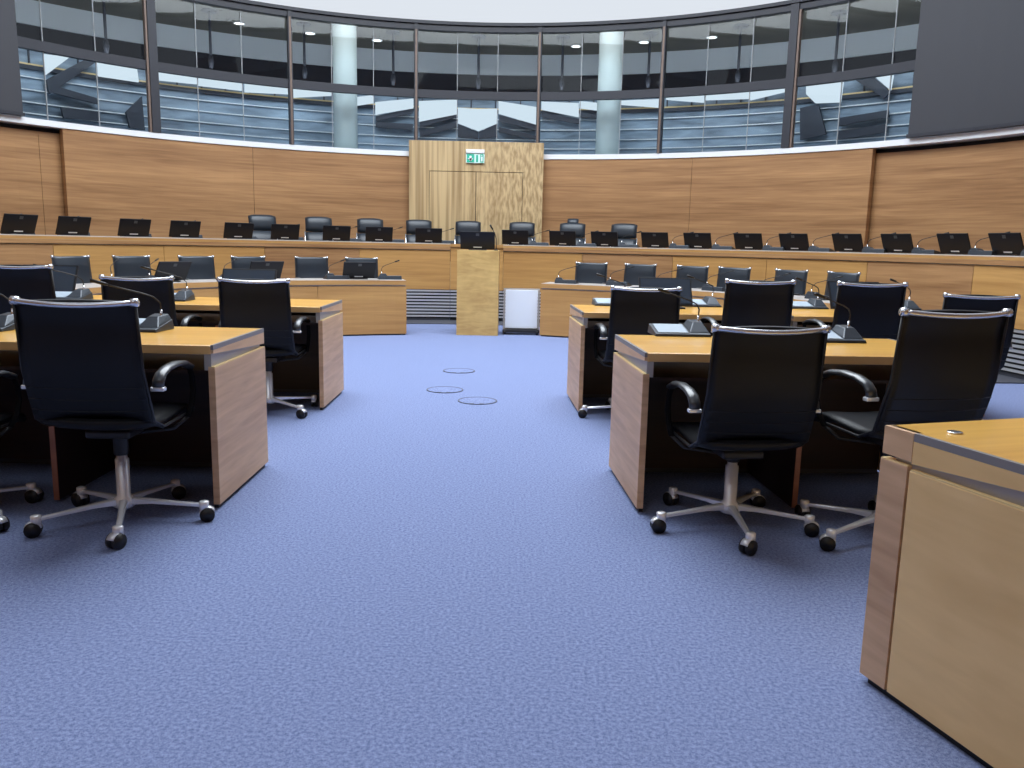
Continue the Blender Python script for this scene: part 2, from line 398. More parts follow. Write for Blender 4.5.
for q in panels:  # glowing slabs standing in for skylight reflections
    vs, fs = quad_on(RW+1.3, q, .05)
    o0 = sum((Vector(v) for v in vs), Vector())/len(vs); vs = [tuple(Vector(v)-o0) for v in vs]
    o = MB().add(vs, fs).build('window_reflection_shape', REFLGLOW, kind='structure'); o.location = o0
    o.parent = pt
dark_reflections = [((420,119),(457,112),(457,117),(420,127)), ((376,116),(413,109),(413,113),(376,121)), ((376,122),(413,124),(413,130),(376,127)), ((420,131),(457,122),(457,127),(420,137)),  # dark parts of the same reflections, modelled as slabs behind the glass
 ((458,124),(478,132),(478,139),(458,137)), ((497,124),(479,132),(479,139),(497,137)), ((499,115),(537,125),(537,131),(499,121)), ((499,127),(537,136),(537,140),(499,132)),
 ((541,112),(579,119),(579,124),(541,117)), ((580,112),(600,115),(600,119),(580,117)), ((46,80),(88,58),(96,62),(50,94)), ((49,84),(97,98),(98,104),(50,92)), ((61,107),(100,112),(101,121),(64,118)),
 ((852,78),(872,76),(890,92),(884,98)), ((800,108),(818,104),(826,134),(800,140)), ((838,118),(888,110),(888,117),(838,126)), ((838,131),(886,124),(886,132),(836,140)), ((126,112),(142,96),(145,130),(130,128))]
for q in dark_reflections:
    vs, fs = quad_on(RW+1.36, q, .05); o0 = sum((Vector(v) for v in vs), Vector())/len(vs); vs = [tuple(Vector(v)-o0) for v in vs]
    o = MB().add(vs, fs).build('dark_reflection', LAMP_REFL_DARK, pt); o.location = o0
for px, lb in ((345, 'left of the wooden double door'), (609, 'right of the wooden double door')):
    a = angle_at(px, RW+.8, 3.8)
    c = empty('column', pol(RW+.8, a, ZS)); tag(c, 'round white column behind the gallery windows, %s' % lb, 'column', 'gallery columns')
    MB().lathe([(.205, 0), (.205, 2.41)], 32).build('shaft', COLWHITE, c)
    MB().lathe([(.24, 0), (.24, .12)], 32, smooth=False).build('base_ring', COLWHITE, c)
r = empty('pendant_lamp')
MB().lathe([(.13, -.03), (.13, 0)], 16, smooth=False).build('ceiling_plate', LAMP_REFL_DARK, r)
MB().tube([(0, 0, -.02), (0, 0, -.75)], .024, 8).build('rod', LAMP_REFL_DARK, r)
MB().lathe([(.03, -.95), (.05, -.85), (.03, -.75)], 12).build('lamp_head', LAMP_REFL_DARK, r)
K = Kind(r)
where = ['behind the leftmost window bay', 'behind the second window bay from the left', 'just left of the left white column', 'just right of the left white column',
         'above the wooden double door', 'just left of the right white column', 'just right of the right white column', 'behind the second window bay from the right', 'behind the rightmost window bay']
for px, wh in zip((103, 209, 304, 393, 479, 563, 650, 741, 839), where):
    a = angle_at(px, RW+1.8, 5); K.put(pol(RW+1.8, a, 5.06), 0, 'dark hanging gallery lamp on a rod, '+wh, 'lamp', 'hanging lamps in the gallery')
r = empty('downlight'); MB().lathe([(.085, -.004), (.085, .0)], 20).build('lens', LAMPGLOW, r)
MB().arc(.085, .105, 0, 2*PI-.001, -.01, 0, 24, c=(0, 0)).build('trim_ring', WHITE, r)
K = Kind(r)
for (px, py), wh in zip(((239, 23), (310, 33), (377, 40), (576, 46), (644, 42), (712, 37)),
        ('leftmost of the six lit ones', 'just left of the left white column', 'just right of the left white column', 'just left of the right white column', 'just right of the right white column', 'rightmost of the six lit ones')):
    x, y = ground(px, py, 5.06); K.put((x, y, 5.057), 0, 'small round lit downlight in the gallery ceiling, '+wh, 'ceiling light', 'gallery downlights')

# ------------------------------------------------------------------ double door
yd = 14.24
def at_depth(px, py, Y): d = ray(px, py); k = Y/d.y; return d.x*k, d.z*k+H
xd0, zdt = at_depth(409, 140, yd); xd1 = at_depth(544, 143.5, yd)[0]; xc = (xd0+xd1)/2; zl = at_depth(475, 171.5, yd)[1]
lx0 = at_depth(429, 172, yd)[0]; lx1 = at_depth(523, 174, yd)[0]
dr = empty('door_1', (xc, yd, PLAT)); dr['kind'] = 'structure'; hw = (xd1-xd0)/2; lw = (lx1-lx0)/2
m = MB(); z1 = zdt-PLAT; z2 = zl-PLAT
m.box(-hw, -lw, 0, .3, 0, z1); m.box(lw, hw, 0, .3, 0, z1); m.box(-lw, lw, 0, .3, z2, z1)
m.build('surround', ZEBRA, dr)
MB().box(-lw, lw, .06, .1, 0, z2).build('rebate', GRILLEBACK, dr)
for s in (-1, 1):
    lf = MB().box(min(s*.006, s*(lw-.008)), max(s*.006, s*(lw-.008)), .005, .05, 0, z2-.01).build('door_leaf', ZEBRA, dr)
sx_, sz_ = at_depth(475.3, 158, yd)
es = empty('exit_sign', (sx_, yd, sz_)); tag(es, 'green and white emergency exit sign above the wooden double door', 'sign')
MB().box(-.155, .155, -.06, 0, .075, .135).build('housing', WHITE, es, .005)
MB().box(-.155, .155, -.04, -.02, -.085, .075).build('panel', principled('sign_white', (.7, .9, .86), .4), es)
m = MB(); m.box(-.14, -.015, -.044, -.04, -.075, .06); m.box(.015, .05, -.044, -.04, -.07, .045); m.box(.085, .14, -.044, -.04, -.075, .06)
m.build('green_field', GREEN, es)
m = MB(); m.box(-.095, -.06, -.048, -.044, -.05, .03); m.add([(-.125, -.048, -.01), (-.03, -.048, -.01), (-.078, -.048, -.062), (-.125, -.044, -.01), (-.03, -.044, -.01), (-.078, -.044, -.062)], [(0, 2, 1), (3, 4, 5), (0, 1, 4, 3), (1, 2, 5, 4), (2, 0, 3, 5)])
m.box(.1, .125, -.048, -.044, -.06, .02); m.box(.104, .12, -.048, -.044, .028, .045)
m.build('pictogram', WHITE, es)

# ================================================================== counters
def sub_arc(mb, o0): mb.v = [tuple(Vector(v)-o0) for v in mb.v]; return mb
def rear_counter(a0, a1, seams, label):
    o0 = Vector(pol(RB+.3, (a0+a1)/2, 0)); r = empty('curved_counter', o0); tag(r, label, 'counter', 'rear counters')
    sub_arc(MB().arc(RB-.02, RB+.62, a0, a1, 1.15, 1.193), o0).build('worktop', BENCHWOOD, r)
    sub_arc(MB().arc(RB-.022, RB-.012, a0, a1, 1.185, 1.196), o0).build('edge_strip', principled('pale_edge', srgb(206, 196, 186), .4), r)
    sub_arc(MB().arc(RB-.02, RB+.02, a0, a1, 1.1, 1.148), o0).build('fascia', WALLWOOD, r)
    sub_arc(MB().arc(RB+.012, RB+.05, a0, a1, 1.085, 1.15), o0).build('shadow_gap', METAL_G, r)
    cuts = sorted([a0]+[s for s in seams if a0 < s < a1]+[a1])
    for i in range(len(cuts)-1):
        sub_arc(MB().arc(RB, RB+.03, cuts[i]+.0006, cuts[i+1]-.0006, .49, 1.09), o0).build('front_panel', WALLWOOD if i % 3 == 1 else BENCHWOOD, r)
    sub_arc(MB().arc(RB+.032, RB+.055, a0, a1, .05, 1.09), o0).build('backing', GRILLEBACK, r)
    for k in range(9):
        z = .455-k*.049; sub_arc(MB().arc(RB+.005, RB+.026, a0, a1, z, z+.026), o0).build('grille_slat', ALU, r)
    sub_arc(MB().arc(RB+.03, RB+.06, a0, a1, 0, .05), o0).build('plinth', STONE, r)
    return r
zc = .9
sL = [angle_at(p, RB, zc) for p in (54, 164, 265, 359)]; sR = [angle_at(p, RB, zc) for p in (582, 672, 766, 866, 972)]
aPl, aPr = angle_at(450, RB, zc), angle_at(503, RB, zc)
rear_counter(aPl, math.radians(186), sL, 'long curved wooden counter with grille below, left of the lectern')
rear_counter(math.radians(-6), aPr, sR, 'long curved wooden counter with grille below, right of the lectern')
o0 = Vector(pol(RB+.3, (aPl+aPr)/2, 0)); r = empty('counter_section', o0)
tag(r, 'short wooden counter section directly behind the lectern', 'counter')
sub_arc(MB().arc(RB-.02, RB+.62, aPr+.0006, aPl-.0006, 1.15, 1.193), o0).build('worktop', BENCHWOOD, r)
sub_arc(MB().arc(RB+.005, RB+.045, aPr+.0006, aPl-.0006, .49, 1.15), o0).build('front_panel', BENCHWOOD, r)
for k in range(9):
    z = .455-k*.049; sub_arc(MB().arc(RB+.005, RB+.026, aPr+.001, aPl-.001, z, z+.026), o0).build('grille_slat', ALU, r)
sub_arc(MB().arc(RB+.03, RB+.055, aPr+.0006, aPl-.0006, 0, .49), o0).build('backing', GRILLEBACK, r)

def front_bench(a0, a1, seams, label, zt, RF):
    o0 = Vector(pol(RF+.3, (a0+a1)/2, 0)); r = empty('curved_bench', o0); tag(r, label, 'bench desk', 'front bench desks')
    sub_arc(MB().arc(RF-.01, RF+.55, a0, a1, zt-.055, zt), o0).build('worktop', BENCHWOOD, r)
    sub_arc(MB().arc(RF+.0, RF+.55, a0+.002, a1-.002, zt, zt+.003), o0).build('top_inlay', principled('pale_inlay', srgb(190, 184, 180), .3), r)
    sub_arc(MB().arc(RF+.015, RF+.5, a0+.003, a1-.003, zt-.075, zt-.055), o0).build('shadow_gap', METAL_G, r)
    cuts = sorted([a0]+[s for s in seams if a0 < s < a1]+[a1])
    for i in range(len(cuts)-1):
        sub_arc(MB().arc(RF, RF+.035, cuts[i]+.0007, cuts[i+1]-.0007, .02, zt-.075), o0).build('front_panel', BENCHWOOD, r)
    sub_arc(MB().arc(RF+.03, RF+.06, a0+.004, a1-.004, 0, .02), o0).build('plinth', STONE, r)
    e = a0 if a0 > PI/2 else a1-.01
    sub_arc(MB().arc(RF+.036, RF+.53, e, e+.01, .02, zt-.075), o0).build('end_panel', BENCHWOOD, r)
RF_L, RF_R = 3.5, 3.7; aFl = angle_at(406.5, RF_L, .4); aFr = angle_at(540, RF_R, .4)
front_bench(aFl, math.radians(181), [angle_at(p, RF, .4) for p in (314, 100)], 'lower curved wooden bench desk left of the lectern', .71, RF_L)
front_bench(math.radians(6), aFr, [angle_at(p, RF, .4) for p in (700, 880)], 'lower curved wooden bench desk right of the lectern and the white trolley', .70, RF_R)

# ------------------------------------------------------------------ lectern
r = empty('lectern', (-.48, 10.86, 0)); tag(r, 'tall pale knotty wood lectern standing before the rear counter', 'lectern')
MB().box(-.275, .275, 0, .03, 0, 1.118).build('front_panel', PODWOOD, r, .002)
MB().box(-.275, .275, .03, .5, 1.085, 1.118).build('top', PODWOOD, r, .002)
for s in (-1, 1): MB().box(min(s*.275, s*.25), max(s*.275, s*.25), .03, .5, 0, 1.085).build('side_panel', PODWOOD, r)
MB().box(-.25, .25, .06, .48, .62, .645).build('shelf', PODWOOD, r)

# ------------------------------------------------------------------ white trolley by the lectern
r = empty('rolling_trolley', (.105, 11.12, 0)); tag(r, 'white panel on a black wheeled base to the right of the lectern', 'trolley')
MB().box(-.218, .218, -.02, .02, .085, .60).build('panel', WHITEP, r, .004)
m = MB(); m.box(-.245, -.222, -.015, .03, .07, .60); m.box(.222, .245, -.015, .03, .07, .60); m.box(-.245, .245, .0, .03, .603, .62)
m.build('frame', METAL_G, r)
m = MB(); m.box(-.25, .25, -.09, .14, .03, .07); m.box(-.2, .2, -.06, .06, .07, .084); m.build('base', RUBBER, r, .006)
for sx in (-1, 1):
    for y in (-.07, .12):
        MB().tube([(sx*.22-.015, y, .03), (sx*.22+.015, y, .03)], .03, 14).build('caster', RUBBER, r)

# ------------------------------------------------------------------ flush floor boxes in the aisle
r = empty('floor_outlet_cover')
MB().lathe([(.14, .0), (.14, .004)], 40, smooth=False).build('lid', CARPET, r)
MB().arc(.14, .153, 0, 2*PI-.001, 0, .005, 48, c=(0, 0)).build('rim', principled('dark_rim', (.06, .07, .11), .6), r)
for q in (-.055, .02): MB().box(q, q+.035, -.135, -.118, .004, .006).build('latch', principled('dark_rim', (.06, .07, .11), .6), r)
K = Kind(r)
for (px, py), wh in (((459, 371), 'farthest from the camera, nearest the lectern'), ((445, 390), 'the leftmost of three'), ((477.5, 401), 'nearest the camera of three')):
    x, y = ground(px, py); K.put((x, y, 0), 0, 'round carpeted floor outlet cover in the aisle, '+wh, 'floor outlet', 'floor outlet covers')

# ================================================================== desks
def desk(loc, rz, side, L, label, grommet=False, group='aisle desks', joint=False):
    """side=+1: the aisle end is at local x=0 and the desk runs towards +x; -1 mirrors it.  y=0 is the sitter's edge."""
    r = empty('conference_desk', (*loc, 0), rz); tag(r, label, 'desk', group)
    X = lambda a, b: (min(side*a, side*b), max(side*a, side*b))
    D = .74; zt = .74; EW = PANELWOOD if joint else ENDWOOD; D0 = D-.105 if joint else D
    MB().box(*X(.012, L-.012), 0, D, zt-.032, zt).build('worktop', TOPWOOD, r, .003)
    MB().box(*X(.012, L-.012), -.004, .01, zt-.04, zt-.001).build('front_edge', principled('rounded_edge_wood', srgb(226, 182, 120), .35), r, .004)
    for ex in (0, L-.012): MB().box(*X(ex, ex+.012), 0, D0, zt-.02, zt+.001).build('edge_band', BAND_G, r)
    # wedge-shaped apron at both ends
    for ex in (0.0, L-.03):
        x0, x1 = X(ex, ex+.03)
        MB().hexa([(x0, 0, zt-.036), (x1, 0, zt-.036), (x1, D0, zt-.08), (x0, D0, zt-.08)], [(x0, 0, zt-.0205), (x1, 0, zt-.0205), (x1, D0, zt-.0205), (x0, D0, zt-.0205)]).build('apron', EW, r)
        if joint: MB().box(x0, x1, D0+.002, D, zt-.075, zt).build('apron', ENDWOOD, r)
        e2 = ex+.012 if ex == 0 else ex-.012
        x0, x1 = X(e2, e2+.03)
        MB().box(x0, x1, .002, D-.04, zt-.11, zt-.034).build('metal_bracket', METAL_G, r)
    for ex in (-.004, L-.026):
        p = MB().box(*X(ex, ex+.03), .0, D0, .022, zt-.098).build('end_panel', EW, r, .002)
        MB().box(*X(ex+.001, ex+.029), .001, D0-.002, zt-.098, zt-.094).build('top_edge', EDGEWOOD, p)
        if joint:
            p = MB().box(*X(ex, ex+.03), D0+.008, D, .022, zt-.090).build('end_panel', ENDWOOD, r, .001)
            MB().box(*X(ex+.001, ex+.029), D0+.009, D-.001, zt-.090, zt-.087).build('top_edge', EDGEWOOD, p)
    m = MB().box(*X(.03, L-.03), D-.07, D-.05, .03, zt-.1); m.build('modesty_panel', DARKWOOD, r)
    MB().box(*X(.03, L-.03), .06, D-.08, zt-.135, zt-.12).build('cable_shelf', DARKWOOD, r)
    dv = MB().box(*X(L/2-.012, L/2+.012), .046, D-.072, .015, zt-.15).build('divider', DIVIDER, r)
    MB().box(*X(L/2-.012, L/2+.012), .04, .046, .015, zt-.15).build('front_strip', STRIP, dv)
    MB().box(*X(.02, L-.02), D-.05, D-.02, .0, .03).build('plinth', STONE, r)
    MB().box(*X(.01, .03), .02, D-.02, .0, .015).build('foot_rail', RUBBER, r)
    MB().box(*X(.03, L-.03), D-.05, D-.0, .03, zt-.1).build('back_panel', PANELWOOD, r)
    if grommet:
        m = MB().lathe([(.019, zt), (.019, zt+.004), (.012, zt+.004)], 20, c=(side*.115, D-.12)); m.build('cable_grommet', CHROME, r)
    return r
rL1 = 0.0
desk((-1.3, 3.53), math.radians(0.3), -1, 1.5, 'wooden conference desk nearest the camera on the left of the aisle')
desk((-1.345, 5.75), math.radians(0.8), -1, 1.5, 'wooden conference desk of the left second row, at the aisle')
desk((-2.858, 5.73), math.radians(0.8), -1, 1.5, 'wooden conference desk of the left second row, farther from the aisle')
desk((.585, 3.60), math.radians(3.4), 1, 1.5, 'wooden conference desk right of the aisle, in front of the two nearest right chairs')
desk((.485, 5.80), math.radians(2.8), 1, 1.5, 'wooden conference desk of the right second row, at the aisle')
desk((.485+1.51*math.cos(math.radians(2.8)), 5.80+1.51*math.sin(math.radians(2.8))), math.radians(2.8), 1, 1.5, 'wooden conference desk of the right second row, farther from the aisle')
# nearest desk at the lower right, turned towards the camera
rz = math.radians(17.6)
def nr_desk():
    r = desk((1.008+.74*math.sin(rz), 2.165-.74*math.cos(rz)), rz, 1, 1.5, 'wooden conference desk in the bottom right corner with a cable grommet', True, joint=True)
    return r
nr = nr_desk()

# ================================================================== chairs
def star_base(r, R=.332, ph=0.0):
    m = MB(); m.lathe([(.022, .30), (.022, .275), (.028, .273), (.028, .115), (.04, .105), (.045, .07), (.03, .06)][::-1], 20)
    m.build('column', POLISHED, r)
    for k in range(5):
        a = ph+k*2*PI/5; c, s_ = math.cos(a), math.sin(a)
        m = MB(); vs = []; n = 7; segs = []
        for t, w, z1, z0 in ((.03, .018, .106, .078), (.12, .014, .098, .080), (.22, .011, .088, .073), (R-.03, .010, .081, .067), (R, .0105, .078, .064)):
            segs.append([(t*c-w*s_*q, t*s_+w*c*q, z) for q, z in ((-1, z0), (1, z0), (1, z1-.004), (.5, z1), (-.5, z1), (-1, z1-.004))])
        for sg in segs: vs += sg
        fs = [(5, 4, 3, 2, 1, 0), tuple(24+i for i in range(6))]
        for i in range(4):
            for j in range(6): fs.append((i*6+j, i*6+(j+1) % 6, i*6+6+(j+1) % 6, i*6+6+j))
        m.add(vs, fs, False)
        m.lathe([(.012, .048), (.02, .052), (.021, .086), (.014, .09)], 12, c=(R*c, R*s_))
        lg = m.build('leg', POLISHED, r)
        # twin-wheel caster with a chrome hood, swung at random
        b = a+random.uniform(-1, 1); cx, cy = R*c+.012*math.cos(b), R*s_+.012*math.sin(b); nx, ny = -math.sin(b), math.cos(b)
        w = MB()
        for q in (-1, 1):
            w.tube([(cx+nx*q*.006, cy+ny*q*.006, .031), (cx+nx*q*.024, cy+ny*q*.024, .031)], .031, 14)
        ca = w.build('caster', RUBBER, lg)
        h = MB(); vs = []
        for i in range(9):
            t = PI*(.12+.8*i/8)
            for q in (-1, 1):
                vs.append((cx+nx*q*.017+math.cos(b)*.034*math.cos(t), cy+ny*q*.017+math.sin(b)*.034*math.cos(t), .031+.034*math.sin(t)))
        h.add(vs, [(2*i, 2*i+1, 2*i+3, 2*i+2) for i in range(8)], True)
        o = h.build('caster_hood', POLISHED, lg); md = o.modifiers.new('solid', 'SOLIDIFY'); md.thickness = .003
def armrest(r, s):
    """arm loop: a padded top that ends at the rear in a metal cap, and a thin black bar that drops at the front"""
    path = [(-.20, .192), (-.192, .218), (-.165, .240), (-.11, .255), (-.02, .26), (.07, .25), (.13, .228)]
    low = [(.13, .228), (.16, .18), (.165, .12), (.14, .06), (.09, .015)]
    x0 = s*.25
    def sweep(path, w, t):
        vs = []; fs = []; n = len(path)
        for i, (y, z) in enumerate(path):
            a = Vector(path[min(i+1, n-1)])-Vector(path[max(i-1, 0)]); a.normalize(); ny, nz = -a.y, a.x
            for q in range(10):
                th = 2*PI*q/10+PI/10; ex, en = math.cos(th)*w, math.sin(th)*t
                vs.append((x0+ex, y+ny*en, z+nz*en))
        for i in range(n-1):
            for q in range(10): fs.append((i*10+q, i*10+(q+1) % 10, i*10+10+(q+1) % 10, i*10+10+q))
        fs.append(tuple(range(9, -1, -1))); fs.append(tuple((n-1)*10+q for q in range(10)))
        return MB().add(vs, fs, True)
    o = sweep(path, .024, .013).build('armrest', PAD, r)
    sweep(low, .013, .006).build('arm_bar', MATTE, o)
    MB().box(x0-.027, x0+.027, -.212, -.182, .178, .194).build('end_cap', POLISHED, o, .004)
    MB().tube([(x0, .10, .017), (s*.2, .06, -.03), (s*.05, .02, -.045)], .009, 8).build('arm_bracket', RUBBER, o)
    return o
def sit_chair(name, mat, top=.97, ph=0.0, execu=False, base=.332):
    """local +y is where the sitter looks; the back stands on the -y side.  seat height follows from top"""
    r = empty(name)
    star_base(r, R=base, ph=ph)
    zs = top-.49                                             # seat level
    m = MB(); m.box(-.09, .09, -.12, .12, zs-.085, zs-.05); m.lathe([(.031, .29), (.031, .36), (.04, zs-.085)], 16)
    m.build('mechanism', RUBBER, r, .01)
    seatp = [(.25, zs-.035), (.235, zs-.01), (.17, zs+.004), (.05, zs-.004), (-.08, zs-.012), (-.16, zs-.008), (-.19, zs+.01)]
    MB().ribbon(seatp, .44, .035, 8, .012).build('seat', mat, r)
    bp = []
    zb0 = zs-.032; zt = top-.008
    n = 22
    for i in range(n+1):
        t = i/n; z = zb0+(zt-zb0)*t
        y = -.185-.13*t-.03*math.sin(PI*min(t*1.2, 1))+.015*t*t
        if t < .12: y += (.12-t)**2*5
        bp.append((y, z))
    m = MB().ribbon(bp, .458, .022, 12, -.04, .448)
    bk = m.build('backrest', mat, r)
    # horizontal quilting seams
    sm = MB()
    for zz in (.12, .2, .28, .38):
        y = bp[int(zz*n)][0]; z = bp[int(zz*n)][1]; w = .222
        pts = []
        for k in range(9):
            u = -1+2*k/8; pts.append((u*w, y-.0115-.04*(1-u*u), z))
        sm.tube(pts, .0022, 6)
    sm.build('quilting_seam', mat, bk)
    # chrome top rail with end caps
    pts = []
    for k in range(13):
        u = -1+2*k/12; pts.append((u*.226, bp[-1][0]-.04*(1-u*u)-.002, top-.004-.012*(1-u*u)))
    MB().tube(pts, .0105, 10).build('top_rail', RAIL, bk)
    for s in (-1, 1):
        MB().tube([(s*.207, bp[-1][0], top-.006), (s*.234, bp[-1][0], top-.004)], .016, 14).build('rail_cap', RAIL, bk)
        MB().tube([(s*.225, bp[-1][0], top-.01), (s*.228, bp[n//2][0], bp[n//2][1]), (s*.23, bp[2][0], bp[2][1]), (s*.235, -.12, zs-.025), (s*.235, .15, zs-.02)], .006, 8).build('side_frame', CHROME if execu else RUBBER, bk)
    for s in (-1, 1):
        a = armrest(r, s); a.location.z = zs-.045
    return r
CH = [Kind(sit_chair('conference_chair', LEATHER, top=t, ph=math.radians(p))) for t, p in ((.96, 218), (.905, 192), (.99, 200), (.94, 250), (1.0, 215))]
G1 = 'black chairs at the aisle desks'
def place(k, x, y, rz, label): CH[k].put((x, y, 0), math.radians(rz), label, 'chair', G1)
place(0, -1.64, 3.355, 1, 'black quilted leather swivel chair at the near left desk, closest to the aisle')
place(1, -2.39, 3.33, 0, 'black swivel chair cut by the left edge of the photo, at the near left desk')
place(1, .965, 3.46, 6, 'black quilted leather swivel chair at the near right desk, closest to the aisle')
place(2, 1.59, 3.36, 12, 'black swivel chair behind the bottom right desk corner, at the near right desk')
place(3, -1.71, 5.68, 2, 'black swivel chair of the left second row beside the aisle')
place(3, -2.47, 5.66, 3, 'black swivel chair of the left second row, second from the aisle')
place(4, -3.21, 5.66, -3, 'black swivel chair of the left second row, at the left photo edge')
place(3, .85, 5.70, 3, 'black swivel chair of the right second row beside the aisle')
place(4, 1.60, 5.72, 3, 'black swivel chair of the right second row, second from the aisle')
place(4, 2.335, 5.72, 3, 'black swivel chair of the right second row, third from the aisle')
place(3, 3.07, 5.66, -6, 'black swivel chair of the right second row, fourth from the aisle')

# lower bench chairs, facing the room
KF = Kind(sit_chair('bench_chair', LEATHER2, top=.97, ph=.3, base=.265))
ordn = ['first', 'second', 'third', 'fourth', 'fifth', 'sixth', 'seventh', 'eighth', 'ninth', 'tenth', 'eleventh', 'twelfth']
RC = 4.42
for side, xs in (('left', (363, 313, 251, 199, 135, 76)), ('right', (590, 638, 689, 731, 786, 837))):
    for i, px in enumerate(xs):
        a = angle_at(px, RC+.25, .95); jit = random.uniform(-.06, .06)
        KF.put(pol(RC+.05, a, 0), a+PI/2+jit, 'charcoal leather chair behind the lower bench, %s to the %s of the lectern' % (ordn[i], side), 'chair', 'chairs behind the lower bench')

# high-backed chairs behind the rear counter
def exec_chair():
    r = empty('high_back_chair'); star_base(r)
    MB().box(-.1, .1, -.12, .12, .40, .45).build('mechanism', RUBBER, r, .01)
    MB().ribbon([(.26, .44), (.24, .475), (.15, .49), (0, .48), (-.15, .475), (-.2, .49)], .46, .07, 8, .01).build('seat', LEATHER2, r)
    MB().ribbon([(-.21, .47), (-.235, .6), (-.26, .75), (-.275, .9)], .42, .055, 8, -.02).build('backrest', LEATHER2, r)
    MB().ribbon([(-.27, .91), (-.262, .98), (-.265, 1.04), (-.28, 1.095), (-.30, 1.115)], .42, .06, 8, -.015).build('headrest', LEATHER2, r)
    for s in (-1, 1):
        MB().tube([(s*.217, -.2, .48), (s*.217, -.25, .7), (s*.217, -.28, .91)], .012, 8).build('side_frame', CHROME, r)
        a = armrest(r, s); a.location.z = .47; a.scale = (1.02, 1, 1)
    return r
KE = Kind(exec_chair())
RE = 6.3
nm = ['leftmost of its row', 'second from the left of its row', 'third from the left of its row', 'before the left edge of the door',
      'directly behind the lectern monitor', 'before the right edge of the door', 'the one with a small raised neck pad', 'rightmost of the row']
for px, py, l in zip((263.5, 319, 370, 419.5, 467.5, 522, 573, 623), (218, 216, 217.5, 219.5, 221, 221, 221.5, 222), nm):
    a = angle_at(px, RE+.25, 1.5)
    ex = KE.put(pol(RE, a, PLAT), a+PI/2+random.uniform(-.05, .05), 'high-backed charcoal chair behind the rear counter, '+l, 'chair', 'high-backed chairs')
    if 'neck pad' in l:
        MB().ribbon([(-.30, 1.09), (-.305, 1.15), (-.32, 1.205)], .18, .05, 6, -.008).build('neck_pad', LEATHER2, ex)
# ================================================================== monitors and conference units
def monitor(name, w=.41, h=.235, lean=24, screen=SCREEN):
    """screen faces +y, shell faces -y; leans back towards -y"""
    r = empty(name); t = math.radians(lean); z0 = .012
    def P(x, d, u): return (x, -math.sin(t)*u+math.cos(t)*d, z0+math.cos(t)*u+math.sin(t)*d)
    def slab(x0, x1, d0, d1, u0, u1):
        return MB().hexa([P(x0, d0, u0), P(x1, d0, u0), P(x1, d1, u0), P(x0, d1, u0)], [P(x0, d0, u1), P(x1, d0, u1), P(x1, d1, u1), P(x0, d1, u1)])
    slab(-w/2, w/2, 0, .018, 0, h).build('shell', SHELL, r, .003)
    slab(-w/2+.012, w/2-.012, .018, .02, .016, h-.012).build('screen', screen, r)
    slab(-.022, .022, -.002, .0, h-.055, h-.02).build('emblem', LOGO, r)
    slab(-.055, .055, -.002, .0, .022, .036).build('label_strip', LABELW, r)
    m = MB(); m.box(-.12, .12, -.03, .13, 0, .012); m.build('stand', RUBBER, r, .003)
    return r
KM = Kind(monitor('monitor'))
GM = 'monitors on the rear counter'
left = (429, 379, 336.5, 285.5, 239, 185, 135, 74, 20); right = (515, 562.5, 604.5, 655, 697.5, 748.5, 794, 847.5, 897, 954, 1006)
mons = []
for side, xs in (('left', left), ('right', right)):
    for i, px in enumerate(xs):
        a = angle_at(px, RB+.13, 1.3); mons.append((side, i, a))
        KM.put(pol(RB+.17, a, 1.193), a-PI/2, 'black monitor on the rear counter, %s to the %s of the lectern' % (ordn[i], side), 'monitor', GM)
KM2 = Kind(monitor('monitor', .455, .24, 20))
KM2.put((-.495, 11.02, 1.118), 0, 'black monitor standing on the lectern, seen from behind', 'monitor', None)
KM3 = Kind(monitor('monitor', .42, .24, 30))
for px, l in ((261, 'second to the left of the lectern'), (357, 'nearest the lectern'), (164, 'third to the left of the lectern')):
    a = angle_at(px, RF+.18, .85); KM3.put(pol(RF_L+.24, a, .713), a-PI/2, 'black monitor on the lower left bench, '+l, 'monitor', 'monitors on the lower bench')
# monitors whose screens face the camera on the second-row desks
KM4 = Kind(monitor('desk_monitor', .415, .235, 27))
for x, y, z, l in ((-2.06, 6.36, .74, 'left second row, behind the chair beside the aisle'), (-3.58, 6.3, .74, 'left second row, behind the chair at the photo edge'),
                (1.19, 6.42, .74, 'right second row, behind the first chair'), (2.70, 6.48, .74, 'right second row, behind the third chair')):
    KM4.put((x, y, z), PI+(.05 if x < 0 else .05), 'desk monitor with dark screen showing, '+l, 'monitor', 'desk monitors')

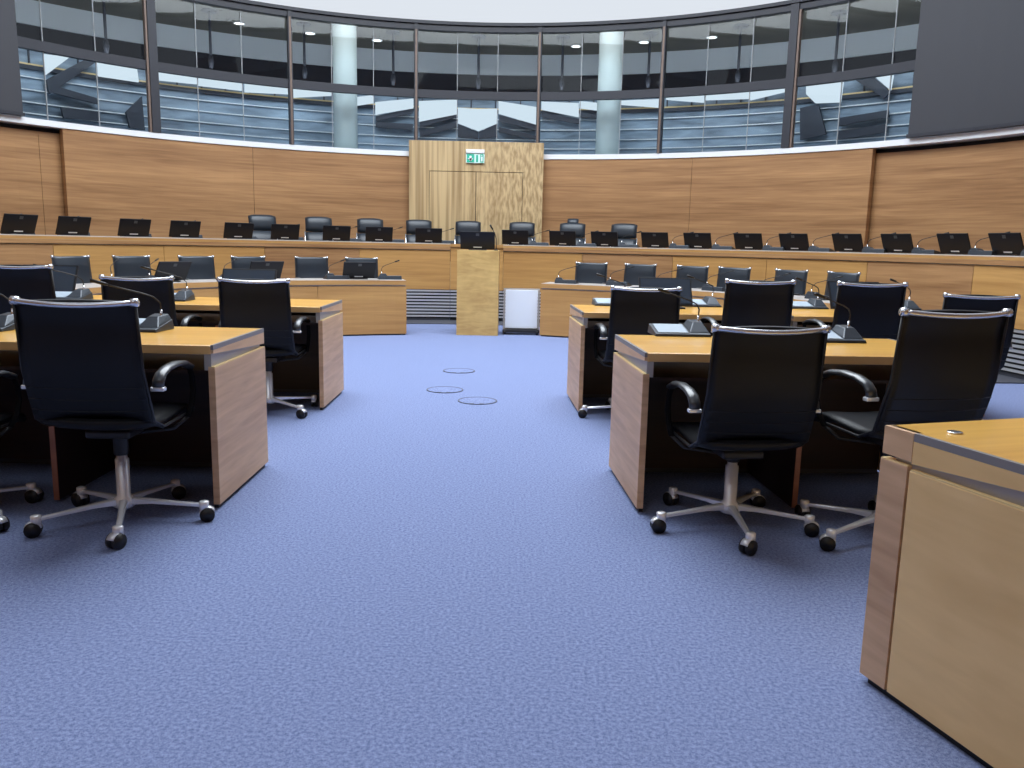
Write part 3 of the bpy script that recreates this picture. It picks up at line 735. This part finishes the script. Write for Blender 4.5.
def unit():
    """conference unit; the sitter is on the -y side"""
    r = empty('conference_unit')
    m = MB(); w0, w1 = -.15, .15
    m.hexa([(w0, -.10, 0), (w1, -.10, 0), (w1, .10, 0), (w0, .10, 0)], [(w0+.004, -.096, .014), (w1-.004, -.096, .014), (w1-.004, .09, .05), (w0+.004, .09, .05)])
    m.build('base', UNITGREY, r, .003)
    tz = lambda y: .0145+(y+.096)*.1935
    def lid(x0, x1, y0, y1, e, nme, mt):
        return MB().hexa([(x0, y0, tz(y0)), (x1, y0, tz(y0)), (x1, y1, tz(y1)), (x0, y1, tz(y1))], [(x0, y0, tz(y0)+e), (x1, y0, tz(y0)+e), (x1, y1, tz(y1)+e), (x0, y1, tz(y1)+e)]).build(nme, mt, r)
    lid(-.13, .03, -.08, .075, .003, 'display', REFLSCREEN)
    MB().hexa([(.04, -.07, tz(-.07)), (.145, -.07, tz(-.07)), (.145, .085, tz(.085)), (.04, .085, tz(.085))], [(.07, -.01, tz(.085)+.02), (.12, -.01, tz(.085)+.02), (.13, .08, tz(.085)+.028), (.06, .08, tz(.085)+.028)]).build('control_hump', UNITGREY, r, .004)
    st = MB().tube([(.11, .04, .04), (.112, .042, .10)], .006, 8).build('mic_stalk', CHROME, r)
    pts = [(.112, .042, .10), (.112, .035, .135), (.09, .01, .165), (.045, -.025, .185), (-.02, -.06, .205), (-.08, -.09, .225)]
    MB().tube(pts, .0038, 8).build('gooseneck', RUBBER, r)
    MB().tube([pts[-1], (-.095, -.097, .23), (-.15, -.12, .247)], [.005, .0085, .0085], 10).build('microphone', RUBBER, r)
    return r
KU = Kind(unit()); GU = 'conference units on the desks'
def pu(x, y, z, rz, l, g=GU): KU.put((x, y, z), rz, 'grey gooseneck conference unit '+l, 'conference unit', g)
def rowpt(o, rz, side, s, d): c, n = math.cos(rz), math.sin(rz); return o[0]+side*s*c-d*n, o[1]+side*s*n+d*c
x, y = ground(679, 333, .75); pu(x, y, .741, math.radians(3), 'on the near right desk beside the aisle')
x, y = ground(830, 339, .75); pu(x, y, .741, math.radians(3), 'on the near right desk between its two chairs')
x, y = ground(612, 304, .75); pu(x, y, .741, math.radians(3), 'on the right second-row desk at its aisle end')
x, y = ground(700, 305, .75); pu(x, y, .741, math.radians(3), 'on the right second-row desk between the first and second chairs')
x, y = ground(806, 307, .75); pu(x, y, .741, math.radians(3), 'on the right second-row desk between the second and third chairs')
x, y = ground(898, 308, .75); pu(x, y, .741, math.radians(3), 'on the right second-row desk behind the third chair')
x, y = ground(136, 328, .75); pu(x, y, .741, math.radians(-2), 'on the near left desk beside the aisle-side chair')
x, y = ground(-14, 327, .75); pu(x, y, .741, math.radians(-4), 'on the near left desk at the left photo edge')
x, y = ground(170, 299, .75); pu(x, y, .741, math.radians(0), 'on the left second-row desk between the first and second chairs')
x, y = ground(66, 298, .75); pu(x, y, .741, math.radians(0), 'on the left second-row desk between the second and third chairs')
for side, i, a in mons:
    s = -1
    off = .066 if side == 'right' else (.045 if i < 3 else .03); rr = RB+(.2 if side == 'right' else .42)
    pu(*pol(rr, a-off, 1.193), a+PI/2, 'by the %s rear counter monitor to the %s of the lectern' % (ordn[i], side), 'conference units on the rear counter')
for side, xs in (('left', (388, 333, 225, 146, 106)), ('right', (566, 618, 665, 714, 768, 818))):
    for i, px in enumerate(xs):
        a = angle_at(px, RF+.3, .75); pu(*pol((RF_L if side == 'left' else RF_R)+.3, a, .713 if side == 'left' else .703), a+PI/2, 'on the lower bench, %s to the %s of the lectern' % (ordn[i], side), 'conference units on the lower bench')
# microphone on the lectern
r = empty('lectern_microphone', (-.25, 11.1, 1.118)); tag(r, 'thin black gooseneck microphone on the right side of the lectern', 'microphone')
MB().lathe([(.025, 0), (.025, .015), (.008, .02)], 14).build('foot', RUBBER, r)
MB().tube([(0, 0, .015), (0, 0, .15), (-.02, -.01, .22), (-.055, -.02, .28)], .005, 8).build('gooseneck', RUBBER, r)
MB().tube([(-.05, -.019, .275), (-.085, -.03, .335)], .011, 10).build('capsule', RUBBER, r)
